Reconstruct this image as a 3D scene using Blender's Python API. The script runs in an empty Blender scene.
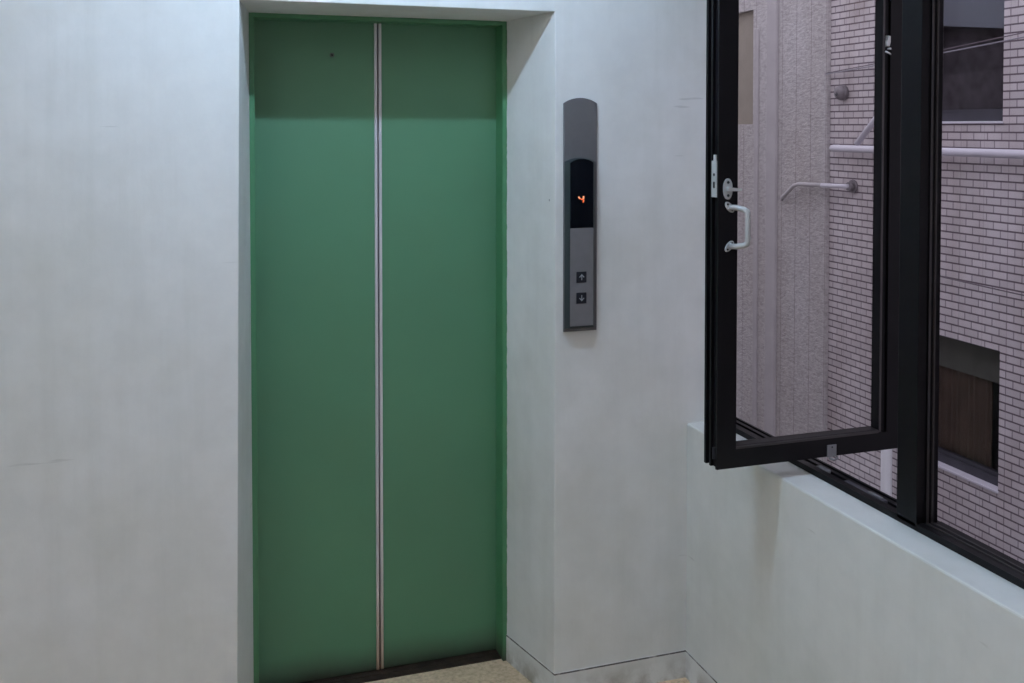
import bpy, bmesh, math, random
from mathutils import Vector, Matrix
scn = bpy.context.scene
COL = scn.collection

# ------------------------------------------------------------ camera
F_PX = 1016.0
YAW = math.radians(18.505)
PITCH = math.atan(29.5 / F_PX)
cam_d = bpy.data.cameras.new('camera')
cam = bpy.data.objects.new('camera', cam_d)
COL.objects.link(cam)
cam_d.sensor_fit = 'HORIZONTAL'
cam_d.sensor_width = 36.0
cam_d.lens = F_PX / 1024.0 * 36.0
cam_d.shift_x = 0.0
cam_d.shift_y = -(341.5 - 156.5) / 1024.0
cam_d.clip_start = 0.02
cam.location = (0, 0, 1.70)
cam.rotation_euler = (math.pi / 2 - PITCH, 0, -YAW)
scn.camera = cam

# ------------------------------------------------------------ world, exposure
world = bpy.data.worlds.new('overcast_sky')
scn.world = world
world.use_nodes = True
bg = world.node_tree.nodes['Background']
bg.inputs[0].default_value = (0.85, 0.85, 1.0, 1)
bg.inputs[1].default_value = 1.42
scn.view_settings.view_transform = 'Standard'
scn.view_settings.look = 'None'
scn.view_settings.gamma = 1.0
scn.view_settings.use_curve_mapping = False
scn.view_settings.exposure = 0.05

LAMP = dict(x=0.42, y=1.980, z=2.767, length=0.58, colour=(0.53, 0.74, 1.0), strength=244.0)
LAMP_FILL = dict(x=-0.85, y=0.55, z=2.767, length=2.1, along='y', colour=(0.93, 0.935, 1.0), strength=49.0)  # unseen tube added to lift the ambient light on the walls

# ------------------------------------------------------------ key positions (metres)
YF = 2.7644      # plane of the plastered wall around the lift
YB = 3.031       # plane of the green frame
YD = 3.0986      # plane of the door leaves
XR = 1.492       # plane of the wall below the window
ZS = 0.790       # sill
XFR = 1.582      # inner face of the window frame
CEIL = 2.83
YBACK = -2.3
XLEFT = -1.7
XOUT = 1.652

# ------------------------------------------------------------ material helpers
def new_mat(name):
    m = bpy.data.materials.new(name)
    m.use_nodes = True
    nt = m.node_tree
    return m, nt, nt.nodes['Principled BSDF']

def N(nt, kind, **kw):
    n = nt.nodes.new(kind)
    for k, v in kw.items():
        setattr(n, k, v)
    return n

def coords(nt):
    return N(nt, 'ShaderNodeTexCoord').outputs['Object']

def mapping(nt, src, scale=(1, 1, 1), loc=(0, 0, 0)):
    mp = N(nt, 'ShaderNodeMapping')
    mp.inputs['Scale'].default_value = scale
    mp.inputs['Location'].default_value = loc
    nt.links.new(src, mp.inputs['Vector'])
    return mp.outputs[0]

def noise(nt, vec, scale, detail=4, rough=0.55):
    n = N(nt, 'ShaderNodeTexNoise')
    n.inputs['Scale'].default_value = scale
    n.inputs['Detail'].default_value = detail
    n.inputs['Roughness'].default_value = rough
    nt.links.new(vec, n.inputs['Vector'])
    return n.outputs['Fac']

def ramp(nt, fac, stops):
    r = N(nt, 'ShaderNodeValToRGB')
    e = r.color_ramp.elements
    e[0].position, e[0].color = stops[0][0], (*stops[0][1], 1) if len(stops[0][1]) == 3 else stops[0][1]
    e[1].position, e[1].color = stops[-1][0], (*stops[-1][1], 1)
    for p, c in stops[1:-1]:
        x = e.new(p); x.color = (*c, 1)
    nt.links.new(fac, r.inputs[0])
    return r.outputs[0]

def mixc(nt, fac, a, b, mode='MIX'):
    m = N(nt, 'ShaderNodeMix', data_type='RGBA', blend_type=mode)
    for sock, v in ((m.inputs[0], fac), (m.inputs[6], a), (m.inputs[7], b)):
        if hasattr(v, 'is_linked'):
            nt.links.new(v, sock)
        elif isinstance(v, (int, float)):
            sock.default_value = v
        else:
            sock.default_value = (*v, 1)
    return m.outputs[2]

def maths(nt, op, a, b=0.0, clamp=False):
    m = N(nt, 'ShaderNodeMath', operation=op, use_clamp=clamp)
    for sock, v in ((m.inputs[0], a), (m.inputs[1], b)):
        if hasattr(v, 'is_linked'):
            nt.links.new(v, sock)
        else:
            sock.default_value = v
    return m.outputs[0]

def bump(nt, bsdf, height, strength, dist=0.002):
    b = N(nt, 'ShaderNodeBump')
    b.inputs['Strength'].default_value = strength
    b.inputs['Distance'].default_value = dist
    nt.links.new(height, b.inputs['Height'])
    nt.links.new(b.outputs[0], bsdf.inputs['Normal'])

def sep(nt, v):
    s = N(nt, 'ShaderNodeSeparateXYZ')
    nt.links.new(v, s.inputs[0])
    return s.outputs

def simple(name, col, rough=0.5, metal=0.0, vary=0.06, scale=30, bmp=0.0, emit=None, estr=0, spec=None):
    m, nt, b = new_mat(name)
    c = coords(nt)
    n = noise(nt, c, scale)
    dark = tuple(x * (1 - vary) for x in col); lite = tuple(min(1, x * (1 + vary)) for x in col)
    nt.links.new(ramp(nt, n, [(0.3, dark), (0.7, lite)]), b.inputs['Base Color'])
    b.inputs['Roughness'].default_value = rough
    b.inputs['Metallic'].default_value = metal
    if spec is not None:
        b.inputs['Specular IOR Level'].default_value = spec
    if bmp:
        bump(nt, b, noise(nt, c, scale * 8), bmp)
    if emit:
        b.inputs['Emission Color'].default_value = (*emit, 1)
        b.inputs['Emission Strength'].default_value = estr
    return m

def wall_paint(name, base=(0.80, 0.80, 0.79), grime=(0.66, 0.66, 0.61), groove=None):
    """old matt wall paint: cloudy wear, thin vertical drips, fine scuffs and specks"""
    m, nt, b = new_mat(name)
    c = coords(nt)
    col = ramp(nt, noise(nt, c, 1.6, 5, 0.6), [(0.36, grime), (0.58, base)])
    col = mixc(nt, 0.55, base, col)
    drip = ramp(nt, noise(nt, mapping(nt, c, (14, 14, 0.9)), 1.0, 5, 0.6), [(0.48, (0, 0, 0)), (0.70, (1, 1, 1))])
    col = mixc(nt, maths(nt, 'MULTIPLY', drip, 0.16), col, (0.56, 0.57, 0.52))
    mott = ramp(nt, noise(nt, c, 9, 6, 0.65), [(0.35, (0.94, 0.94, 0.94)), (0.65, (1, 1, 1))])
    col = mixc(nt, 1.0, col, mott, 'MULTIPLY')
    z = sep(nt, c)[2]
    # dirt band along the floor
    near = N(nt, 'ShaderNodeMapRange'); near.inputs[1].default_value = 0.085; near.inputs[2].default_value = 0.0
    nt.links.new(z, near.inputs[0])
    dn = ramp(nt, noise(nt, c, 11, 5, 0.6), [(0.42, (0, 0, 0)), (0.62, (1, 1, 1))])
    col = mixc(nt, maths(nt, 'MULTIPLY', maths(nt, 'MULTIPLY', near.outputs[0], dn), 0.75), col, (0.22, 0.18, 0.12))
    # sparse specks and scratches
    v = N(nt, 'ShaderNodeTexVoronoi'); v.inputs['Scale'].default_value = 5.5
    nt.links.new(c, v.inputs['Vector'])
    speck = maths(nt, 'LESS_THAN', v.outputs['Distance'], 0.022)
    gate = maths(nt, 'GREATER_THAN', noise(nt, c, 2.1, 2), 0.52)
    col = mixc(nt, maths(nt, 'MULTIPLY', maths(nt, 'MULTIPLY', speck, gate), 0.6), col, (0.16, 0.16, 0.15))
    sc = noise(nt, mapping(nt, c, (3, 3, 26)), 1.0, 3, 0.5)
    scm = ramp(nt, sc, [(0.735, (0, 0, 0)), (0.76, (1, 1, 1))])
    col = mixc(nt, maths(nt, 'MULTIPLY', scm, 0.3), col, (0.35, 0.35, 0.33))
    if groove is not None:
        g = maths(nt, 'MULTIPLY', maths(nt, 'GREATER_THAN', z, groove[0]), maths(nt, 'LESS_THAN', z, groove[1]))
        gn = ramp(nt, noise(nt, c, 25, 3), [(0.3, (0.5, 0.5, 0.5)), (0.5, (1, 1, 1))])
        col = mixc(nt, maths(nt, 'MULTIPLY', g, gn), col, (0.12, 0.11, 0.105))
    # chipped paint spots high on the wall beside the lift
    sx = sep(nt, c)
    for cx, cz, r in ((-0.172, 2.040, 0.013), (0.085, 2.045, 0.020)):
        d = maths(nt, 'SQRT', maths(nt, 'ADD', maths(nt, 'POWER', maths(nt, 'ABSOLUTE', maths(nt, 'SUBTRACT', sx[0], cx)), 2.0),
            maths(nt, 'POWER', maths(nt, 'MULTIPLY', maths(nt, 'ABSOLUTE', maths(nt, 'SUBTRACT', sx[2], cz)), 2.2), 2.0)))
        d = maths(nt, 'ADD', d, maths(nt, 'MULTIPLY', noise(nt, c, 60, 3), 0.012))
        col = mixc(nt, maths(nt, 'MULTIPLY', maths(nt, 'LESS_THAN', d, r), 0.6), col, (0.36, 0.33, 0.22))
    nt.links.new(col, b.inputs['Base Color'])
    b.inputs['Roughness'].default_value = 0.62
    b.inputs['Specular IOR Level'].default_value = 0.3
    bump(nt, b, noise(nt, mapping(nt, c, (1, 1, 0.6)), 22, 6, 0.6), 0.22, 0.004)
    return m

def green_paint(name, col=(0.066, 0.212, 0.108)):
    m, nt, b = new_mat(name)
    c = coords(nt)
    z = sep(nt, c)[2]
    base = ramp(nt, noise(nt, c, 1.4, 4), [(0.35, tuple(x * 0.93 for x in col)), (0.65, tuple(x * 1.06 for x in col))])
    # rust and grime creeping up from the bottom edge
    mr = N(nt, 'ShaderNodeMapRange'); mr.inputs[1].default_value = 0.10; mr.inputs[2].default_value = 0.004
    zz = maths(nt, 'ADD', z, maths(nt, 'MULTIPLY', noise(nt, c, 7, 5), 0.05))
    zz = maths(nt, 'SUBTRACT', zz, 0.025)
    nt.links.new(zz, mr.inputs[0])
    fac = maths(nt, 'POWER', mr.outputs[0], 1.3)
    base = mixc(nt, maths(nt, 'MULTIPLY', fac, 0.9), base, (0.030, 0.026, 0.014))
    # small scuffs
    v = N(nt, 'ShaderNodeTexVoronoi'); v.inputs['Scale'].default_value = 8
    nt.links.new(c, v.inputs['Vector'])
    sp = maths(nt, 'LESS_THAN', v.outputs['Distance'], 0.03)
    gate = maths(nt, 'MULTIPLY', maths(nt, 'GREATER_THAN', noise(nt, c, 3, 2), 0.57), maths(nt, 'LESS_THAN', z, 0.55))
    base = mixc(nt, maths(nt, 'MULTIPLY', maths(nt, 'MULTIPLY', sp, gate), 0.6), base, (0.02, 0.04, 0.03))
    nt.links.new(base, b.inputs['Base Color'])
    b.inputs['Roughness'].default_value = 0.50
    b.inputs['IOR'].default_value = 1.78
    bump(nt, b, noise(nt, c, 120, 3), 0.05, 0.001)
    return m

def floor_mat():
    m, nt, b = new_mat('floor_speckled_beige')
    c = coords(nt)
    col = ramp(nt, noise(nt, c, 60, 6, 0.7), [(0.35, (0.62, 0.44, 0.28)), (0.55, (0.88, 0.66, 0.45)), (0.7, (0.95, 0.78, 0.58))])
    big = ramp(nt, noise(nt, c, 4, 4), [(0.35, (0.78, 0.76, 0.72)), (0.65, (1, 1, 1))])
    nt.links.new(mixc(nt, 1.0, col, big, 'MULTIPLY'), b.inputs['Base Color'])
    b.inputs['Roughness'].default_value = 0.55
    bump(nt, b, noise(nt, c, 150, 3), 0.1, 0.001)
    return m

def tile_mat():
    m, nt, b = new_mat('facade_tiles_pinkish')
    c = coords(nt)
    s = sep(nt, c)
    cb = N(nt, 'ShaderNodeCombineXYZ')
    nt.links.new(maths(nt, 'ADD', s[1], -5.105 + 10.81), cb.inputs[0])
    nt.links.new(maths(nt, 'ADD', s[2], -1.4788 + 4.74 * 2), cb.inputs[1])
    t = N(nt, 'ShaderNodeTexBrick')
    t.offset = 0.5; t.offset_frequency = 2; t.squash = 1.0
    t.inputs['Scale'].default_value = 1.0
    t.inputs['Brick Width'].default_value = 0.1081
    t.inputs['Row Height'].default_value = 0.0474
    t.inputs['Mortar Size'].default_value = 0.0050
    t.inputs['Mortar Smooth'].default_value = 0.25
    t.inputs['Color1'].default_value = (0.64, 0.590, 0.61, 1)
    t.inputs['Color2'].default_value = (0.75, 0.695, 0.715, 1)
    t.inputs['Mortar'].default_value = (0.36, 0.315, 0.345, 1)
    nt.links.new(cb.outputs[0], t.inputs['Vector'])
    col = t.outputs['Color']
    rowf = maths(nt, 'FRACT', maths(nt, 'DIVIDE', maths(nt, 'ADD', s[2], -1.4788 + 4.74 * 2), 0.0474))
    dist = maths(nt, 'SUBTRACT', 0.5, maths(nt, 'ABSOLUTE', maths(nt, 'SUBTRACT', rowf, 0.5)))
    jr = N(nt, 'ShaderNodeMapRange'); jr.inputs[1].default_value = 0.125; jr.inputs[2].default_value = 0.075
    nt.links.new(dist, jr.inputs[0])
    col = mixc(nt, jr.outputs[0], col, (0.165, 0.125, 0.150))
    # panel joints: a faint darker line every 0.19 m
    w = maths(nt, 'FRACT', maths(nt, 'DIVIDE', maths(nt, 'ADD', s[1], 20.07), 0.187))
    line = maths(nt, 'LESS_THAN', w, 0.035)
    col = mixc(nt, maths(nt, 'MULTIPLY', line, 0.28), col, (0.22, 0.17, 0.19))
    st = ramp(nt, noise(nt, mapping(nt, c, (1, 2.2, 0.7)), 1.3, 5, 0.6), [(0.33, (0.80, 0.76, 0.74)), (0.62, (1, 1, 1))])
    col = mixc(nt, 1.0, col, st, 'MULTIPLY')
    # rusty run under a fitting
    dy = maths(nt, 'ABSOLUTE', maths(nt, 'SUBTRACT', s[1], 5.98))
    near = maths(nt, 'SUBTRACT', 1.0, maths(nt, 'DIVIDE', dy, 0.16), True)
    up = maths(nt, 'MULTIPLY', maths(nt, 'SUBTRACT', s[2], 2.25), 2.2, True)
    rn = maths(nt, 'MULTIPLY', maths(nt, 'MULTIPLY', near, up), maths(nt, 'MULTIPLY', noise(nt, c, 9, 5), 1.3))
    col = mixc(nt, rn, col, (0.17, 0.10, 0.07))
    nt.links.new(col, b.inputs['Base Color'])
    b.inputs['Roughness'].default_value = 0.55
    inv = maths(nt, 'SUBTRACT', 1.0, t.outputs['Fac'])
    bump(nt, b, inv, 0.6, 0.004)
    return m

def stucco_mat():
    m, nt, b = new_mat('rough_sprayed_render')
    c = coords(nt)
    s = sep(nt, c)
    fine = noise(nt, mapping(nt, c, (1, 1, 2.4)), 26, 5, 0.65)
    col = ramp(nt, fine, [(0.30, (0.42, 0.395, 0.40)), (0.50, (0.57, 0.545, 0.55)), (0.70, (0.69, 0.66, 0.67))])
    big = ramp(nt, noise(nt, mapping(nt, c, (1, 1.5, 0.5)), 1.1, 4), [(0.35, (0.90, 0.87, 0.84)), (0.65, (1, 1, 1))])
    col = mixc(nt, 1.0, col, big, 'MULTIPLY')
    w = maths(nt, 'FRACT', maths(nt, 'DIVIDE', maths(nt, 'ADD', s[1], 20.07), 0.187))
    line = maths(nt, 'LESS_THAN', w, 0.045)
    col = mixc(nt, maths(nt, 'MULTIPLY', line, 0.5), col, (0.22, 0.19, 0.19))
    nt.links.new(col, b.inputs['Base Color'])
    b.inputs['Roughness'].default_value = 0.9
    bump(nt, b, fine, 0.8, 0.015)
    return m

def glass_mat(name, tint=(0.88, 0.87, 0.88), ior=1.3):
    m = bpy.data.materials.new(name); m.use_nodes = True
    nt = m.node_tree; nt.nodes.clear()
    out = N(nt, 'ShaderNodeOutputMaterial'); mx = N(nt, 'ShaderNodeMixShader')
    tr = N(nt, 'ShaderNodeBsdfTransparent'); gl = N(nt, 'ShaderNodeBsdfGlossy'); fr = N(nt, 'ShaderNodeFresnel')
    tr.inputs[0].default_value = (*tint, 1)
    gl.inputs['Roughness'].default_value = 0.02
    fr.inputs[0].default_value = ior
    nt.links.new(fr.outputs[0], mx.inputs[0]); nt.links.new(tr.outputs[0], mx.inputs[1])
    nt.links.new(gl.outputs[0], mx.inputs[2]); nt.links.new(mx.outputs[0], out.inputs[0])
    return m

M = {}
M['wall'] = wall_paint('wall_paint_white')
M['wall_side'] = wall_paint('wall_paint_greenish', base=(0.77, 0.775, 0.75), grime=(0.61, 0.63, 0.58))
M['base'] = wall_paint('baseboard_paint', groove=(0.0800, 0.0850))
M['ceiling'] = simple('ceiling_paint', (0.78, 0.78, 0.76), 0.8, vary=0.03, scale=4)
M['floor'] = floor_mat()
M['green'] = green_paint('green_door_paint')
M['green_frame'] = green_paint('green_frame_paint', (0.055, 0.225, 0.095))
M['steel'] = simple('brushed_edge_steel', (0.66, 0.62, 0.64), 0.40, 0.45, vary=0.08, scale=12)
def strip_steel():
    m, nt, b = new_mat('edge_steel_rusty_foot')
    c = coords(nt); z = sep(nt, c)[2]
    mr = N(nt, 'ShaderNodeMapRange'); mr.inputs[1].default_value = 0.42; mr.inputs[2].default_value = 0.0
    nt.links.new(maths(nt, 'ADD', z, maths(nt, 'MULTIPLY', noise(nt, c, 9, 4), 0.12)), mr.inputs[0])
    nt.links.new(mixc(nt, mr.outputs[0], (0.66, 0.63, 0.66), (0.42, 0.27, 0.15)), b.inputs['Base Color'])
    b.inputs['Roughness'].default_value = 0.42; b.inputs['Metallic'].default_value = 0.35
    return m
M['steel'] = strip_steel()
M['sill_metal'] = simple('rusty_threshold', (0.045, 0.028, 0.020), 0.55, 0.5, vary=0.5, scale=18)
M['rubber'] = simple('dark_rubber', (0.045, 0.026, 0.020), 0.7)
M['bronze'] = simple('dark_bronze_aluminium', (0.0050, 0.0042, 0.0055), 0.42, 0.0, vary=0.2, scale=9, spec=0.20)
M['bronze_lit'] = simple('bronze_bead', (0.040, 0.033, 0.034), 0.38, 0.1, vary=0.2, scale=9)  # bead highlight put into the colour: lighter copy of the frame bronze
M['silver'] = simple('satin_silver', (0.52, 0.52, 0.52), 0.42, 0.15, vary=0.05)
M['dull'] = simple('dull_zinc', (0.20, 0.20, 0.21), 0.5, 0.3, vary=0.1)
M['panel'] = simple('panel_grey_metal', (0.175, 0.170, 0.178), 0.50, 0.35, vary=0.04, scale=40)
M['panel_face'] = simple('panel_brushed_face', (0.225, 0.220, 0.235), 0.46, 0.4, vary=0.04, scale=40)
M['panel_side'] = simple('panel_dark_side', (0.030, 0.042, 0.045), 0.5, 0.2)
M['display'] = simple('display_black', (0.003, 0.004, 0.007), 0.22, 0.0, spec=0.3)
M['button'] = simple('button_dark', (0.004, 0.006, 0.013), 0.45)
M['arrow'] = simple('arrow_grey', (0.36, 0.38, 0.40), 0.5)
M['led'] = simple('led_orange', (0.30, 0.04, 0.01), 0.5, emit=(1.0, 0.13, 0.03), estr=0.9)
M['led_hot'] = simple('led_orange_bright', (0.5, 0.12, 0.05), 0.5, emit=(1.0, 0.42, 0.22), estr=0.9)
M['hole'] = simple('hole_black', (0.004, 0.004, 0.004), 0.8)
M['filler'] = simple('worn_paint_filler', (0.11, 0.13, 0.115), 0.7)
M['glass'] = glass_mat('sash_glass', (0.92, 0.91, 0.91), 1.2)
M['glass2'] = glass_mat('fixed_glass', (0.92, 0.91, 0.92), 1.12)
M['tiles'] = tile_mat()
M['stucco'] = stucco_mat()
M['smooth'] = simple('smooth_pale_render', (0.50, 0.47, 0.48), 0.8, vary=0.06, scale=6)
M['tan'] = simple('brown_shutter', (0.34, 0.30, 0.25), 0.8, vary=0.06, scale=10)
M['pipe'] = simple('pale_painted_pipe', (0.72, 0.69, 0.76), 0.45, vary=0.05, scale=8)
M['pipe_beige'] = simple('beige_painted_pipe', (0.54, 0.51, 0.52), 0.6, vary=0.05, scale=8)
M['downpipe'] = simple('white_pvc_pipe', (0.93, 0.93, 0.97), 0.5, vary=0.02, scale=8)
M['cap'] = simple('vent_cap_grey', (0.25, 0.225, 0.24), 0.5, 0.3, vary=0.1, scale=14)
M['cable'] = simple('cable_grey', (0.16, 0.13, 0.15), 0.6)
M['cable_pale'] = simple('cable_pale', (0.32, 0.30, 0.34), 0.5)
M['sill_stone'] = simple('pale_window_sill', (0.72, 0.69, 0.76), 0.5, vary=0.05, scale=10)
M['alu_dark'] = simple('dark_grey_aluminium', (0.070, 0.068, 0.085), 0.42, 0.3, vary=0.1, scale=10)
M['room_dark'] = simple('dim_interior', (0.105, 0.095, 0.105), 0.9, vary=0.3, scale=14)
M['blind'] = simple('bluegrey_blind', (0.23, 0.255, 0.285), 0.8, vary=0.07, scale=3)
M['blind_green'] = simple('olive_blind', (0.17, 0.18, 0.15), 0.85, vary=0.15, scale=7)
M['curtain_brown'] = simple('brown_curtain', (0.150, 0.110, 0.080), 0.9, vary=0.2, scale=6)
M['asphalt'] = simple('alley_asphalt', (0.10, 0.10, 0.10), 0.9, vary=0.2, scale=8)
M['lamp_body'] = simple('lamp_enamel', (0.75, 0.75, 0.75), 0.5)
def tube_mat(name, col, s):
    return simple(name, (0.9, 0.9, 0.9), 0.5, emit=col, estr=s)
M['tube'] = tube_mat('lit_tube_cool', LAMP['colour'], LAMP['strength'])
M['tube_far'] = tube_mat('lit_tube_neutral', LAMP_FILL['colour'], LAMP_FILL['strength'])

# ------------------------------------------------------------ mesh helpers
class MB:
    def __init__(self):
        self.bm = bmesh.new()
    def box(self, x0, x1, y0, y1, z0, z1, bev=0.0, seg=2, mi=0):
        bm = self.bm
        vs = [bm.verts.new((x, y, z)) for z in (z0, z1) for y in (y0, y1) for x in (x0, x1)]
        idx = ((0, 2, 3, 1), (4, 5, 7, 6), (0, 1, 5, 4), (2, 6, 7, 3), (0, 4, 6, 2), (1, 3, 7, 5))
        fs = [bm.faces.new([vs[i] for i in f]) for f in idx]
        for f in fs: f.material_index = mi
        if bev:
            es = list({e for f in fs for e in f.edges})
            bmesh.ops.bevel(bm, geom=es, offset=bev, segments=seg, profile=0.5, affect='EDGES', material=mi)
        return self
    def prism(self, poly, axis, a, b, mi=0, bev=0.0):
        """poly: 2D outline; axis 'x','y','z' = extrusion axis; remaining axes in order"""
        bm = self.bm
        def p(u, v, w):
            return {'x': (w, u, v), 'y': (u, w, v), 'z': (u, v, w)}[axis]
        A = [bm.verts.new(p(u, v, a)) for u, v in poly]
        B = [bm.verts.new(p(u, v, b)) for u, v in poly]
        n = len(poly)
        fs = [bm.faces.new(A), bm.faces.new(B[::-1])]
        fs += [bm.faces.new([A[i], B[i], B[(i + 1) % n], A[(i + 1) % n]]) for i in range(n)]
        for f in fs: f.material_index = mi
        if bev:
            es = list({e for f in fs[:2] for e in f.edges})
            bmesh.ops.bevel(bm, geom=es, offset=bev, segments=2, profile=0.5, affect='EDGES')
        return self
    def tube(self, pts, r, n=12, cap=True, mi=0, flat=1.0):
        bm = self.bm
        pts = [Vector(p) for p in pts]
        rr = r if isinstance(r, (list, tuple)) else [r] * len(pts)
        rings = []
        t0 = (pts[1] - pts[0]).normalized()
        ref = Vector((0, 0, 1)) if abs(t0.z) < 0.9 else Vector((0, 1, 0))
        u = t0.cross(ref).normalized()
        for i, p in enumerate(pts):
            t = ((pts[min(i + 1, len(pts) - 1)] - pts[max(i - 1, 0)])).normalized()
            u = (u - t * u.dot(t)).normalized()
            v = t.cross(u)
            rings.append([bm.verts.new(p + (u * math.cos(2 * math.pi * k / n) + v * math.sin(2 * math.pi * k / n) * flat) * rr[i]) for k in range(n)])
        for a, b in zip(rings, rings[1:]):
            for k in range(n):
                f = bm.faces.new([a[k], a[(k + 1) % n], b[(k + 1) % n], b[k]]); f.smooth = True; f.material_index = mi
        if cap:
            for ring in (rings[0][::-1], rings[-1]):
                f = bm.faces.new(ring); f.material_index = mi
        return self
    def disc(self, c, axis, r, h, n=24, mi=0, r2=None):
        a = Vector(c); d = {'x': Vector((1, 0, 0)), 'y': Vector((0, 1, 0)), 'z': Vector((0, 0, 1))}[axis]
        return self.tube([a, a + d * h], [r, r if r2 is None else r2], n=n, mi=mi)
    def ball(self, c, r, scale=(1, 1, 1), mi=0):
        ret = bmesh.ops.create_uvsphere(self.bm, u_segments=20, v_segments=12, radius=r,
              matrix=Matrix.Translation(c) @ Matrix.Diagonal((*scale, 1)))
        for v in ret['verts']:
            for f in v.link_faces: f.smooth = True; f.material_index = mi
        return self
    def build(self, name, mats, parent=None):
        bmesh.ops.recalc_face_normals(self.bm, faces=self.bm.faces)
        me = bpy.data.meshes.new(name)
        self.bm.to_mesh(me); self.bm.free()
        for m in (mats if isinstance(mats, (list, tuple)) else [mats]):
            me.materials.append(m)
        o = bpy.data.objects.new(name, me)
        COL.objects.link(o)
        if parent: 
            o.parent = parent
            base = Vector((0, 0, 0)); q = parent
            while q: base += Vector(q.location); q = q.parent
            o.location = -base
        return o

def tag(o, label=None, cat=None, group=None, kind=None):
    for k, v in (('label', label), ('category', cat), ('group', group), ('kind', kind)):
        if v: o[k] = v
    return o

def empty(name, loc, label, cat, group=None, kind=None):
    o = bpy.data.objects.new(name, None)
    o.empty_display_size = 0.05
    o.location = loc
    COL.objects.link(o)
    return tag(o, label, cat, group, kind)

# ============================================================ ROOM
# --- wall with the lift opening: splayed plaster reveals
def build_front_wall():
    bm = bmesh.new()
    V = lambda x, y, z: bm.verts.new((x, y, z))
    xl0, xl1, xr0, xr1 = 0.150, 0.1712, 1.0574, 1.0568      # front edges, bottom / top
    zt, zb = 2.0345, 2.0302
    bl, br = 0.2132, 0.9970
    y2 = 3.34
    A = V(XLEFT - .1, YF, 0); B = V(xl0, YF, 0); Cc = V(xl1, YF, zt); D = V(xr1, YF, zt); E = V(xr0, YF, 0)
    Fv = V(XOUT, YF, 0); G = V(XOUT, YF, CEIL); J = V(xr1, YF, CEIL); I = V(xl1, YF, CEIL); H = V(XLEFT - .1, YF, CEIL)
    B1, C1, D1, E1 = V(bl, YB, 0), V(bl, YB, zb), V(br, YB, zb), V(br, YB, 0)
    B2, C2, D2, E2 = V(bl, y2, 0), V(bl, y2, zb), V(br, y2, zb), V(br, y2, 0)
    A2, F2, G2, H2 = V(XLEFT - .1, y2, 0), V(XOUT, y2, 0), V(XOUT, y2, CEIL), V(XLEFT - .1, y2, CEIL)
    I2, J2 = V(bl, y2, CEIL), V(br, y2, CEIL)
    for f in ((A, B, Cc, I, H), (Cc, D, J, I), (D, E, Fv, G, J),
              (B, B1, C1, Cc), (Cc, C1, D1, D), (D, D1, E1, E),
              (B1, B2, C2, C1), (C1, C2, D2, D1), (D1, D2, E2, E1),
              (A2, H2, I2, C2, B2), (C2, I2, J2, D2), (D2, J2, G2, F2, E2),
              (A, H, H2, A2), (Fv, F2, G2, G), (H, I, J, G, G2, J2, I2, H2),
              (A, A2, B2, B1, B), (E, E1, E2, F2, Fv)):
        bm.faces.new(f)
    es = [e for e in bm.edges if {e.verts[0], e.verts[1]} in ({B, Cc}, {Cc, D}, {D, E})]
    bmesh.ops.bevel(bm, geom=es, offset=0.0022, segments=2, profile=0.5, affect='EDGES')
    o = MB(); o.bm = bm
    return o.build('wall_front', M['wall'])
tag(build_front_wall(), 'white plastered wall with the recessed lift doorway', 'wall', kind='structure')

# --- floor and ceiling
tag(MB().box(XLEFT - .1, XOUT, YBACK - .1, 3.34, -0.12, 0.0).build('floor', M['floor']),
    'beige speckled floor of the lift landing', 'floor', kind='structure')
tag(MB().box(XLEFT - .1, XOUT, YBACK - .1, 3.34, CEIL, CEIL + .15).build('ceiling', M['ceiling']),
    'plain white ceiling of the landing', 'ceiling', kind='structure')
tag(MB().box(XLEFT - .2, XLEFT, YBACK - .1, YF, 0, CEIL).build('wall_left', M['wall']),
    'plain white wall to the left of the landing', 'wall', kind='structure')
tag(MB().box(XLEFT - .1, XOUT, YBACK - .1, YBACK, 0, CEIL).build('wall_back', M['wall']),
    'plain white wall behind the viewer', 'wall', kind='structure')

# --- window wall: parapet with sill, pier and head
WY0, WY1, WZ1 = 0.93, YF, 2.24
wr = MB()
bm = wr.bm
prof = [(XR, 0), (XOUT, 0), (XOUT, ZS), (XR + .005, ZS), (XR + .0015, ZS - .0015), (XR, ZS - .005)]
wr.prism([(x, z) for x, z in prof], 'y', WY0, WY1)
wr.box(XR, XOUT, YBACK, WY0, 0, CEIL)
wr.box(XR, XOUT, WY0, WY1, WZ1, CEIL)
tag(wr.build('wall_right', M['wall_side']), 'pale greenish wall and ledge under the window', 'wall', kind='structure')

# --- flush skirting with a dark joint on top
BH, BT = 0.0850, 0.0022
skirt = MB()
skirt.prism([(1.0574 - BT * .3, YF - BT), (XR, YF - BT), (XR, YF), (1.0574, YF)], 'z', 0, BH)
tag(skirt.build('baseboard_front', M['base']), 'white skirting with dark top joint below the call panel', 'baseboard', kind='structure')
rv = MB()
rv.prism([(1.0574 - BT * .3, YF - BT), (1.0574, YF), (0.997, YB), (0.997 - BT, YB - .0005)], 'z', 0, BH)
tag(rv.build('baseboard_reveal', M['base']), 'white skirting on the right side of the lift doorway', 'baseboard', kind='structure')
tag(MB().box(XR - BT, XR, WY0 - 1, YF - BT, 0, BH).build('baseboard_right', M['base']),
    'white skirting with dark top joint below the window', 'baseboard', kind='structure')
tag(MB().box(XLEFT, 0.148, YF - BT, YF, 0, BH).build('baseboard_left', M['base']),
    'white skirting on the wall left of the lift', 'baseboard', kind='structure')

# ============================================================ LIFT DOOR
door = empty('door_1', (0.605, YB, 0), 'green two-leaf lift door with steel centre edges', 'door', kind='structure')
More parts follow.
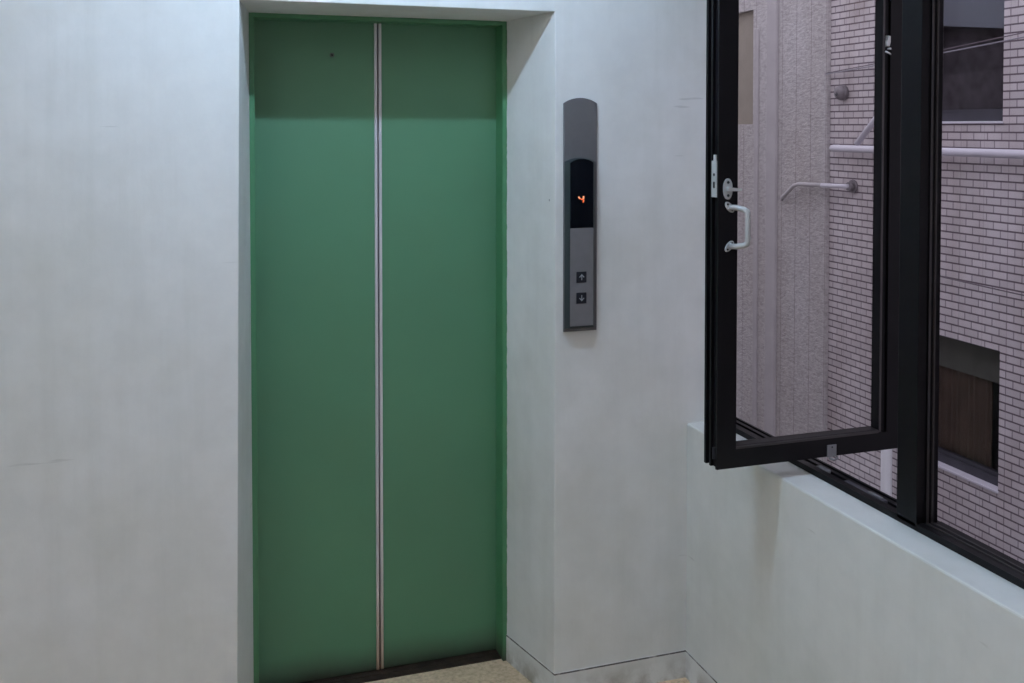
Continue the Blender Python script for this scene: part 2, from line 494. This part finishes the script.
# frame (two jambs and head in one mesh), slightly ragged painted edge
fr = MB()
fr.box(0.2132, 0.2285, YB - .001, YD + .05, 0, 2.0302, 0.0012)
fr.box(0.9830, 0.9972, YB - .001, YD + .05, 0, 2.0302, 0.0012)
fr.box(0.2285, 0.9830, YB - .001, YD + .05, 2.0175, 2.0302, 0.0012)
fr.box(0.9700, 0.9972, YD + .034, YD + .05, 0, 2.03)
rnd = random.Random(4)
for i in range(70):       # uneven brushed paint line where green meets plaster
    z = rnd.uniform(0.1, 2.0); s = rnd.uniform(0.006, 0.03)
    fr.prism([(YB - .0030, z), (YB - .0006, z - s), (YB + .002, z), (YB - .0006, z + s)], 'x', 0.9950, 0.9973)
for i in range(36):
    x = rnd.uniform(0.24, 0.97); s = rnd.uniform(0.01, 0.04)
    fr.prism([(x, 2.0325), (x - s, 2.0290), (x, 2.0280), (x + s, 2.0290)], 'y', YB - .0022, YB)
fr.build('door_frame', M['green_frame'], door)
SEAM = 0.6020
for s, x0, x1 in ((-1, 0.222, SEAM - .0115), (1, SEAM + .0115, 0.990)):
    leaf = MB().box(x0, x1, YD, YD + .032, 0.005, 2.026, 0.0015).build('door_leaf', M['green'], door)
    a, b = (x1, SEAM - .0019) if s < 0 else (SEAM + .0019, x0)
    st = MB().prism([(a, YD + .03), (a, YD - .0008), (a + .001, YD - .0024), (b - .001, YD - .0024), (b, YD - .0008), (b, YD + .03)], 'z', 0.006, 2.024)
    e = st.build('edge_strip', M['steel'], leaf)
    e['label'] = 'bright steel meeting edge of the leaf'
    if s < 0:
        sc = MB().disc((0.4621, YD - .0016, 1.918), 'y', 0.0072, 0.003, 16)
        k = sc.build('screw_plug', M['filler'], leaf)
        h = MB().disc((0.4624, YD - .0022, 1.9176), 'y', 0.0026, 0.002, 10)
        h.box(0.4592, 0.4602, YD - .0024, YD - .0014, 1.9175, 1.9215)
        h.build('screw_hole', M['hole'], leaf)
g = MB().box(SEAM - .0019, SEAM + .0019, YD + .010, YD + .03, 0.006, 2.024).build('seal', M['rubber'], door)
th = MB()
th.box(0.2135, 0.9968, 3.0462, 3.0700, 0, 0.0045, 0.001)
th.box(0.2135, 0.9968, 3.0735, 3.0880, 0, 0.0040, 0.001)
th.box(0.2135, 0.9968, 3.0915, 3.1700, 0, 0.0030, 0.001)
th.box(0.2135, 0.9968, 3.0462, 3.1700, 0, 0.0015)
th.build('threshold', M['sill_metal'], door)['label'] = 'dark rusty metal threshold'
# dark shaft behind the leaves
MB().box(0.2135, 0.9968, 3.19, 3.33, 0.0, 2.029).build('shaft_lining', M['hole'], door)

# ============================================================ CALL PANEL
px0, px1 = 1.0822, 1.1862
pc = (px0 + px1) / 2
panel = empty('elevator_call_panel', (pc, YF, 1.10), 'tall slim grey lift call panel with arched top and floor display on the wall', 'call panel')
def arch(x0, x1, z0, zc, zt, n=14):
    """outline: flat bottom, circular-arc top with corner height zc and crown zt"""
    w = (x1 - x0) / 2; h = zt - zc; R = (w * w + h * h) / (2 * h); cx = (x0 + x1) / 2; cz = zt - R
    a = math.asin(w / R)
    pts = [(x0, z0), (x1, z0)]
    for i in range(n + 1):
        t = a - 2 * a * i / n
        pts.append((cx + R * math.sin(t), cz + R * math.cos(t)))
    return pts
MB().prism(arch(px0, px1, 1.1000, 1.7690, 1.7850, 20), 'y', YF - .009, YF, bev=0.0012).build('back_plate', M['panel'], panel)
# housing: tapered body, dark sides
hb = MB(); bm = hb.bm
o1 = arch(1.0832, 1.1790, 1.1080, 1.5985, 1.6105, 14)
o2 = arch(1.0912, 1.1655, 1.1160, 1.5965, 1.6085, 14)
A = [bm.verts.new((x, YF - .008, z)) for x, z in o1]
B = [bm.verts.new((x, YF - .0315, z)) for x, z in o2]
bm.faces.new(A); bm.faces.new(B[::-1])
for i in range(len(A)):
    bm.faces.new([A[i], B[i], B[(i + 1) % len(A)], A[(i + 1) % len(A)]])
hb.build('housing', M['panel_side'], panel)['label'] = 'dark tapered housing'
disp = MB().prism(arch(1.0925, 1.1648, 1.4064, 1.5955, 1.6072, 14), 'y', YF - .0335, YF - .030, bev=0.0006).build('display', M['display'], panel)
# lit figure 4 made of slim segments, slightly slanted
dz, dx, yy = 1.4905, 1.1282, YF - .0341
dg = MB()
def seg(ax, az, bx, bz, w, mi):
    d = Vector((bx - ax, bz - az)); n = Vector((-d.y, d.x)).normalized() * w / 2
    dg.prism([(ax + n.x, az + n.y), (ax - n.x, az - n.y), (bx - n.x, bz - n.y), (bx + n.x, bz + n.y)], 'y', yy, yy + .0008, mi)
seg(dx - .0105, dz + .0075, dx - .0070, dz + .0020, .0045, 1)
seg(dx - .0070, dz + .0015, dx + .0030, dz - .0010, .0030, 0)
seg(dx - .0015, dz - .0002, dx + .0025, dz - .0002, .0036, 1)
seg(dx + .0055, dz + .0085, dx + .0045, dz + .0005, .0048, 1)
seg(dx + .0045, dz + .0005, dx + .0040, dz - .0100, .0034, 0)
seg(dx + .0050, dz - .0042, dx + .0072, dz - .0055, .0036, 1)
dg.build('floor_digit', [M['led'], M['led_hot']], disp)['label'] = 'glowing orange figure 4'
face = MB().box(1.0925, 1.1648, YF - .0338, YF - .030, 1.1200, 1.4058, 0.0006).build('face_plate', M['panel_face'], panel)
for zc, s in ((1.2630, 1), (1.2020, -1)):
    bt = MB().box(1.1112, 1.1428, YF - .0356, YF - .033, zc - .0160, zc + .0160, 0.0012).build('call_button', M['button'], panel)
    bt['label'] = 'square dark button with %s arrow' % ('an up' if s > 0 else 'a down')
    cx = 1.1275; y0, y1 = YF - .0362, YF - .0354
    ar = MB()
    P = lambda pts: ar.prism([(cx + u, zc + s * v) for u, v in pts], 'y', y0, y1)
    P([(-.0011, -.0085), (.0011, -.0085), (.0011, .0060), (-.0011, .0060)])
    P([(0, .0092), (-.0082, .0006), (-.0062, -.0012), (0, .0052)])
    P([(0, .0092), (0, .0052), (.0062, -.0012), (.0082, .0006)])
    ar.build('arrow', M['arrow'], bt)

# ============================================================ WINDOW
win = empty('window_1', (XFR, 2.0, ZS), 'dark bronze window with an open pivoting sash and a fixed light', 'window', kind='structure')
WB, WT = 0.808, 2.16
f = MB()
# bottom rail with track grooves (profile in x,z)
f.prism([(XFR, ZS - .001), (1.651, ZS - .001), (1.651, 0.8020), (1.644, 0.8020), (1.644, 0.797), (1.634, 0.797), (1.634, 0.802),
         (1.622, 0.802), (1.622, 0.796), (1.602, 0.796), (1.602, 0.8060), (XFR, 0.8060)], 'y', WY0, WY1)
f.box(XFR, 1.651, WY0, WY1, WT, WZ1, 0.002)
f.box(XFR, 1.651, 2.7465, WY1, WB - .01, WT, 0.002)
f.box(XFR, 1.651, WY0, 0.985, WB - .01, WT, 0.002)
f.build('window_frame', M['bronze'], win)
mu = MB()
mu.box(XFR, 1.606, 1.858, 1.924, WB - .011, WT, 0.0015)
mu.box(1.606, 1.637, 1.861, 1.924, WB - .011, WT, 0.001)
mu.build('mullion', M['bronze'], win)
# fixed light to the right of the mullion
fl = MB()
fl.box(1.607, 1.637, 1.8560, 1.8620, 0.800, WT)
fl.box(1.6075, 1.6125, 1.8530, 1.8560, 0.802, WT, 0.001, mi=1)
fl.box(1.6200, 1.6245, 1.8520, 1.8560, 0.802, WT, 0.001, mi=1)
fl.box(1.6245, 1.637, 1.8540, 1.8560, 0.802, WT)
fl.box(1.604, 1.649, 0.985, 1.856, 0.799, 0.8045)
fl.box(1.6040, 1.6090, 0.985, 1.853, 0.803, 0.8085, 0.001, mi=1)
fl.box(1.6200, 1.6245, 0.985, 1.853, 0.803, 0.8080, 0.001, mi=1)
fl.box(1.604, 1.649, 0.985, 1.856, WT - .03, WT, 0.001)
fl.box(1.604, 1.649, 0.985, 1.015, 0.80, WT, 0.001)
fxo = fl.build('fixed_light', [M['bronze'], M['bronze_lit']], win)
MB().box(1.630, 1.635, 1.012, 1.854, 0.804, WT - .028).build('glass_pane', M['glass2'], fxo)

# pivoting sash, turned square to the wall
S0, S1 = 2.246, 2.311          # front and back faces
SX0, SX1 = 1.297, 1.866
SZ0, SZ1 = 0.834, 2.135
sb = MB()
# left stile (profile x,y): stepped meeting edge
sb.prism([(SX0, S0), (SX0 + .055, S0), (SX0 + .055, S0 + .045), (SX0 + .030, S0 + .045), (SX0 + .030, S1), (SX0, S1), (SX0, S1 - .010),
          (SX0 + .010, S1 - .010), (SX0 + .010, S1 - .024), (SX0 + .001, S1 - .024), (SX0 + .001, S1 - .032), (SX0 + .009, S1 - .032),
          (SX0 + .009, S0 + .010), (SX0, S0 + .008)], 'z', SZ0, SZ1)
# right stile
sb.prism([(1.7865, S0 + .001), (1.7930, S0 + .001), (1.7930, S0 + .008), (1.8120, S0 + .008), (1.8120, S0), (SX1, S0), (SX1, S1), (1.8180, S1), (1.8180, S0 + .032), (1.7865, S0 + .032)], 'z', SZ0, SZ1)
sb.box(SX0 + .055, 1.812, S0, S1 - .006, SZ0, 0.8820)
sb.box(SX0 + .055, 1.790, S0 + .004, S0 + .032, 0.880, 0.8895)
sb.box(SX0 + .055, 1.812, S0, S1 - .006, SZ1 - .055, SZ1, 0.001)
sash = sb.build('sash', M['bronze'], win)
sash['label'] = 'open dark bronze sash turned square to the window'
bd = MB()
bd.prism([(S0 - .0008, 0.8815), (S0 - .0008, 0.8865), (S0 + .0060, 0.8900), (S0 + .0060, 0.8815)], 'x', SX0 + .055, 1.7865)
bd.box(1.7870, 1.7925, S0 - .0015, S0 + .002, 0.8840, SZ1 - .05)
bd.build('glazing_bead', M['bronze_lit'], sash)
MB().box(SX0 + .052, 1.7880, S0 + .026, S0 + .031, 0.8880, SZ1 - .05).build('glass_pane', M['glass'], sash)
# lock plate on the meeting edge
lp = MB()
lp.box(SX0 - .0022, SX0 + .004, 2.2335 + .0, 2.2335 + .0245 + .001, 1.5230, 1.6150, 0.0008)
lp.box(SX0 - .0022, SX0 + .004, 2.2380 + .0, 2.2500, 1.6150, 1.6300, 0.0008)
lp.bm.verts.ensure_lookup_table()
for v in lp.bm.verts: v.co.y += 0.0185
lp.disc((SX0 - .0030, 2.2640, 1.5800), 'x', 0.0038, 0.002, 12, mi=1)
lp.box(SX0 - .0030, SX0 - .0015, 2.2605, 2.2680, 1.5460, 1.5620, mi=1)
lp.build('lock_plate', [M['silver'], M['hole']], sash)['label'] = 'silver lock plate on the sash edge'
# thumb turn
tx, tz = 1.3225, 1.5445
tt = MB()
pts = []
for i in range(24):
    a = 2 * math.pi * i / 24
    pts.append((tx + 0.0125 * math.copysign(abs(math.cos(a)) ** 0.85, math.cos(a)), tz + 0.0265 * math.copysign(abs(math.sin(a)) ** 0.85, math.sin(a))))
tt.prism(pts, 'y', S0 - .004, S0, bev=0.001)
tt.disc((tx, S0 - .016, tz), 'y', 0.0065, 0.013, 14)
tt.prism([(tx - .011, tz + .0045), (tx - .011, tz - .0045), (tx + .027, tz - .0050), (tx + .029, tz + .0010), (tx + .010, tz + .0035)], 'y', S0 - .024, S0 - .012, bev=0.001)
for dz_ in (-.0165, .0165):
    tt.disc((tx, S0 - .0048, tz + dz_), 'y', 0.0036, 0.002, 10, mi=1)
tt.build('thumb_turn', [M['silver'], M['panel_side']], sash)['label'] = 'silver oval thumb turn'
# pull handle
hd = MB()
hx = 1.352
path = [(1.3290, S0 - .004, 1.4980), (1.3360, S0 - .022, 1.4985), (1.3460, S0 - .040, 1.4950), (hx, S0 - .046, 1.4900), (hx + .001, S0 - .047, 1.4800),
        (hx + .001, S0 - .047, 1.4200), (hx, S0 - .046, 1.4100), (1.3460, S0 - .040, 1.4050), (1.3360, S0 - .022, 1.4010), (1.3290, S0 - .004, 1.4005)]
hd.tube(path, [.0072, .0072, .0075, .0082, .0074, .0074, .0082, .0075, .0072, .0072], n=8)
for zc, s in ((1.4985, -1), (1.4000, 1)):
    fl_ = []
    for i in range(20):
        a = 2 * math.pi * i / 20
        u, v = 0.0165 * math.cos(a), 0.0085 * math.sin(a)
        ang = math.radians(50) * s
        fl_.append((1.3275 + u * math.cos(ang) - v * math.sin(ang), zc + u * math.sin(ang) + v * math.cos(ang)))
    hd.prism(fl_, 'y', S0 - .005, S0, bev=0.001)
    for t in (-.010, .010):
        ang = math.radians(50) * s
        hd.disc((1.3275 + t * math.cos(ang), S0 - .0058, zc + t * math.sin(ang)), 'y', 0.0026, 0.002, 10, mi=1)
hd.build('pull_handle', [M['silver'], M['hole']], sash)['label'] = 'silver cranked pull handle'
# pivot bracket on the bottom rail
pb = MB()
pb.box(1.6235, 1.6520, S0 - .003, S0, 0.8330, 0.8650, 0.001)
pb.disc((1.638, S0 - .0036, 0.8590), 'y', 0.0022, 0.001, 10, mi=1)
pb.tube([(1.6300, S0 - .002, 0.8300), (1.6420, S0 - .006, 0.8255), (1.6540, S0 - .003, 0.8275), (1.6560, S0, 0.8320)], 0.0030, n=8)
pb.build('pivot_bracket', [M['dull'], M['hole']], sash)['label'] = 'small silver bracket under the sash'
# catch high on the right stile
ct = MB()
ct.prism([(1.7950, 1.9150), (1.8030, 1.9130), (1.8060, 1.9240), (1.8060, 1.9400), (1.8000, 1.9420), (1.7990, 1.9310), (1.7935, 1.9270)], 'y', S0 - .008, S0 + .009, bev=0.001)
ct.tube([(1.790, S0 - .006, 1.9000), (1.799, S0 - .010, 1.8950), (1.807, S0 - .006, 1.8925)], 0.0024, n=8)
ct.disc((1.802, S0 - .012, 1.907), 'y', 0.003, 0.010, 10)
ct.build('catch', M['silver'], sash)['label'] = 'small silver catch high on the sash'
# small worn end cap at the foot of the meeting edge
MB().box(SX0 - .001, SX0 + .008, 2.2645, 2.2672, 0.8560, 0.8860).build('edge_cap', M['alu_dark'], sash)
# strike plates lying in the track
MB().box(1.6030, 1.6200, 2.222, 2.265, 0.797, 0.8070, 0.002).build('strike_plate', M['dull'], win)
sl = MB(); sl.box(1.6045, 1.6200, 2.000, 2.150, 0.797, 0.8055, 0.002); sl.box(1.6080, 1.6165, 2.012, 2.060, 0.8050, 0.8085, 0.001, mi=1)
sl.build('track_slider', [M['alu_dark'], M['dull']], win)

# ============================================================ CEILING LIGHTS
def ceiling_light(cfg, mat, label):
    t = empty('ceiling_light', (cfg['x'], cfg['y'], CEIL), label, 'ceiling light')
    L = cfg['length'] / 2; z = cfg['z']; al = cfg.get('along', 'x')
    def bx(u0, u1, v0, v1, z0, z1, bev, name, mat_):
        m = MB(); cx, cy = cfg['x'], cfg['y']
        if al == 'x': m.box(cx + u0, cx + u1, cy + v0, cy + v1, z0, z1, bev)
        else: m.box(cx + v0, cx + v1, cy + u0, cy + u1, z0, z1, bev)
        m.build(name, mat_, t)
    bx(-L - .03, L + .03, -.04, .04, z + .022, CEIL, 0.004, 'lamp_housing', M['lamp_body'])
    for s_ in (-1, 1):
        bx(s_ * (L + .012) - .010, s_ * (L + .012) + .010, -.018, .018, z - .02, z + .024, 0.002, 'tube_holder', M['lamp_body'])
    d = Vector((L, 0, 0)) if al == 'x' else Vector((0, L, 0))
    c = Vector((cfg['x'], cfg['y'], z))
    MB().tube([c - d, c + d], 0.015, n=10).build('tube', mat, t)
ceiling_light(LAMP, M['tube'], 'short tube light on the ceiling in front of the lift')
ceiling_light(LAMP_FILL, M['tube_far'], 'long tube light on the ceiling behind the viewer')

# ============================================================ OUTSIDE
BX = 4.55
tag(MB().box(XOUT, 40, -40, 50, -4.6, -4.51).build('alley_ground', M['asphalt']), 'dark paved ground of the narrow alley', 'ground', kind='structure')
def wall_with_holes(x0, x1, ylo, yhi, zlo, zhi, holes, mat, name, parent):
    """solid wall slab split round rectangular holes"""
    mb = MB()
    ys = sorted({ylo, yhi, *[h[0] for h in holes], *[h[1] for h in holes]})
    zs = sorted({zlo, zhi, *[h[2] for h in holes], *[h[3] for h in holes]})
    bm = mb.bm; cache = {}
    def v(x, y, z):
        k = (x, y, z)
        if k not in cache: cache[k] = bm.verts.new(k)
        return cache[k]
    inside = lambda y, z: any(h[0] <= y <= h[1] and h[2] <= z <= h[3] for h in holes)
    solid = {}
    for i in range(len(ys) - 1):
        for j in range(len(zs) - 1):
            solid[i, j] = not inside((ys[i] + ys[i + 1]) / 2, (zs[j] + zs[j + 1]) / 2)
    for (i, j), s in solid.items():
        if not s: continue
        y0, y1_, z0, z1_ = ys[i], ys[i + 1], zs[j], zs[j + 1]
        bm.faces.new([v(x0, y0, z0), v(x0, y1_, z0), v(x0, y1_, z1_), v(x0, y0, z1_)])
        bm.faces.new([v(x1, y0, z0), v(x1, y0, z1_), v(x1, y1_, z1_), v(x1, y1_, z0)])
        for di, dj, q in ((-1, 0, (y0, z0, y0, z1_)), (1, 0, (y1_, z0, y1_, z1_)), (0, -1, (y0, z0, y1_, z0)), (0, 1, (y0, z1_, y1_, z1_))):
            if not solid.get((i + di, j + dj), False):
                bm.faces.new([v(x0, q[0], q[1]), v(x0, q[2], q[3]), v(x1, q[2], q[3]), v(x1, q[0], q[1])])
    return mb.build(name, mat, parent)

bld = empty('tiled_building', (BX, 5.0, -4.5), 'neighbouring building clad in pinkish rectangular tiles across the alley', 'building')
UW = (4.667, 5.44, 1.7325, 3.2)       # upper window y0,y1,z0,z1
LW = (4.664, 5.44, -0.424, 0.3985)    # lower window
wall_with_holes(BX, BX + .30, -3.0, 6.288, -4.5, 9.0, [UW, LW], M['tiles'], 'tiled_wall', bld)
def far_window(w, kind):
    y0, y1, z0, z1 = w
    x = BX + .055
    wn = MB()
    wn.box(x, x + .05, y0, y1, z0, z0 + .052); wn.box(x + .012, x + .05, y0, y1, z0 + .05, z0 + .075)
    wn.box(x, x + .05, y0, y0 + .018, z0, z1); wn.box(x, x + .05, y1 - .03, y1, z0, z1); wn.box(x, x + .05, y0, y1, z1 - .02, z1)
    o = wn.build('window', M['alu_dark'], bld)
    o['label'] = 'dark-framed upper window with pale blue blind' if kind else 'dark-framed lower window with brown curtain'
    MB().box(x + .030, x + .035, y0 + .018, y1 - .03, z0 + .07, z1 - .02).build('pane', M['glass2'], o)
    MB().box(x + .2, x + .24, y0 - .3, y1 + .3, z0 - .3, z1 + .3).build('dim_room', M['room_dark'], o)
    MB().box(BX - .012, BX + .06, y0 - .004, y1, z0 - .012, z0 + .002, 0.002).build('sill', M['sill_stone'], o)
    if kind:
        MB().prism([(y0, 2.268), (y1, 2.362), (y1, z1), (y0, z1)], 'x', x + .052, x + .062).build('blind', M['blind'], o)  # pale blue-grey sheet with a slanted lower edge behind the upper pane
        MB().box(x + .10, x + .11, y0, y1, z0, 2.04).build('low_screen', M['room_dark'], o)
    else:
        MB().box(x + .052, x + .058, y0, y1, 0.172, z1).build('blind', M['blind_green'], o)
        cu = MB(); n = 40; pts = []
        ya = y0 + .20
        for i in range(n + 1):
            pts.append((x + .085 + .008 * math.sin(i * 1.9), ya + (y1 - ya) * i / n))
        poly = pts + [(px_ + .006, py_) for px_, py_ in pts[::-1]]
        cu.prism(poly, 'z', z0 + .01, 0.25)
        cu.build('curtain', M['curtain_brown'], o)
far_window(UW, True); far_window(LW, False)

# rough rendered building that starts where the tiles stop
rb = empty('rendered_building', (4.5, 8, -4.5), 'building with rough beige render beside the pinkish tiled one', 'building')
wall_with_holes(BX - .028, BX + .30, 6.290, 14.0, -4.5, 9.0, [(7.285, 8.05, 1.722, 2.66)], M['stucco'], 'rendered_wall', rb)
MB().box(BX + .02, BX + .05, 7.27, 8.07, 1.70, 2.68).build('shutter', M['tan'], rb)
pl = MB(); pl.box(BX - .05, BX - .02, 6.915, 7.057, -4.5, 9.0, 0.01); pl.box(BX - .04, BX - .02, 7.19, 7.25, -4.5, 2.5, 0.006)
pl.build('smooth_band', M['smooth'], rb)

# our own building's outer face above and below the landing
own = MB()
own.box(1.40, XOUT, -6, 14, CEIL + .15, 3.2); own.box(1.40, XOUT, -6, 14, -4.5, -.12)
own.box(1.30, XOUT, 3.34, 14, -.12, CEIL + .15); own.box(1.52, XOUT, -6, YBACK - .1, -.12, CEIL + .15)
tag(own.build('wall_outside', M['ceiling']), 'outer face of the building above and below the landing window', 'wall', kind='structure')

# pipes, vents and cables on the neighbouring wall
pp = MB(); pp.tube([(4.47, 1.0, 1.5485), (4.47, 6.10, 1.5485), (4.474, 6.15, 1.5485), (4.50, 6.175, 1.5485), (4.549, 6.178, 1.5485)], 0.0255, n=16)
tag(pp.build('wall_pipe', M['pipe']), 'pale horizontal pipe running along the tiled wall under the upper window', 'pipe')
dgp = MB(); dgp.tube([(4.475, 5.885, 1.583), (4.475, 5.475, 1.937)], 0.021, n=12); dgp.tube([(4.475, 5.475, 1.937), (4.485, 5.462, 1.950), (4.527, 5.455, 1.955)], 0.021, n=12)
tag(dgp.build('brace_pipe', M['pipe']), 'short pale slanting pipe rising from the horizontal pipe', 'pipe')
vp = empty('vent_pipe', (4.55, 6.01, 1.283), 'pale thin pipe with round flange bending down beside the rendered wall', 'pipe')
MB().disc((4.533, 6.01, 1.283), 'x', 0.046, 0.016, 20).disc((4.50, 6.01, 1.283), 'x', 0.030, 0.036, 18).build('flange', M['cap'], vp)
MB().tube([(4.505, 6.01, 1.283), (4.475, 6.022, 1.283), (4.47, 6.05, 1.283), (4.47, 6.27, 1.2775)], 0.0165, n=12).build('pipe_length', M['pipe'], vp)
MB().tube([(4.47, 6.27, 1.2775), (4.47, 6.56, 1.270), (4.47, 6.62, 1.255), (4.47, 6.74, 1.175), (4.488, 6.80, 1.15), (4.500, 6.82, 1.14)], 0.0155, n=12).build('pipe_length', M['pipe_beige'], vp)
cp = empty('round_vent', (4.55, 6.130, 1.944), 'round dark grey vent hood on the tiled wall near the render', 'vent')
MB().disc((4.517, 6.130, 1.944), 'x', 0.054, 0.032, 24).ball((4.512, 6.130, 1.944), 0.050, (0.7, 1, 1)).build('hood', M['cap'], cp)
MB().disc((4.478, 6.125, 1.935), 'x', 0.014, 0.03, 12).build('nozzle', M['alu_dark'], cp)
dpn = empty('downpipe', (4.47, 5.538, -4.5), 'white vertical drainpipe seen below the open sash', 'drainpipe')
MB().tube([(4.47, 5.538, -4.5), (4.47, 5.538, 0.62), (4.485, 5.538, 0.66), (4.505, 5.538, 0.69)], 0.036, n=18).build('pipe_length', M['downpipe'], dpn)
MB().box(4.50, 4.549, 5.49, 5.586, -1.62, -1.59).build('bracket', M['silver'], dpn)
def cable(a, b, r, mat, label):
    a, b = Vector(a), Vector(b)
    pts = [a.lerp(b, i / 16) + Vector((0, 0, -0.010 * 4 * (i / 16) * (1 - i / 16))) for i in range(17)]
    tag(MB().tube(pts, r, n=6).build('cable', mat), label, 'cable')
cable((4.50, 6.285, 2.082), (4.50, 3.6, 2.27), 0.0042, M['cable_pale'], 'thin pale cable sloping up across the upper window')
cable((4.505, 6.285, 2.090), (4.505, 3.6, 2.305), 0.0034, M['cable'], 'thin dark cable just above the pale one')
cable((4.50, 5.50, 0.79), (4.50, 3.6, 0.756), 0.0042, M['cable'], 'thin dark cable running level between the two windows')
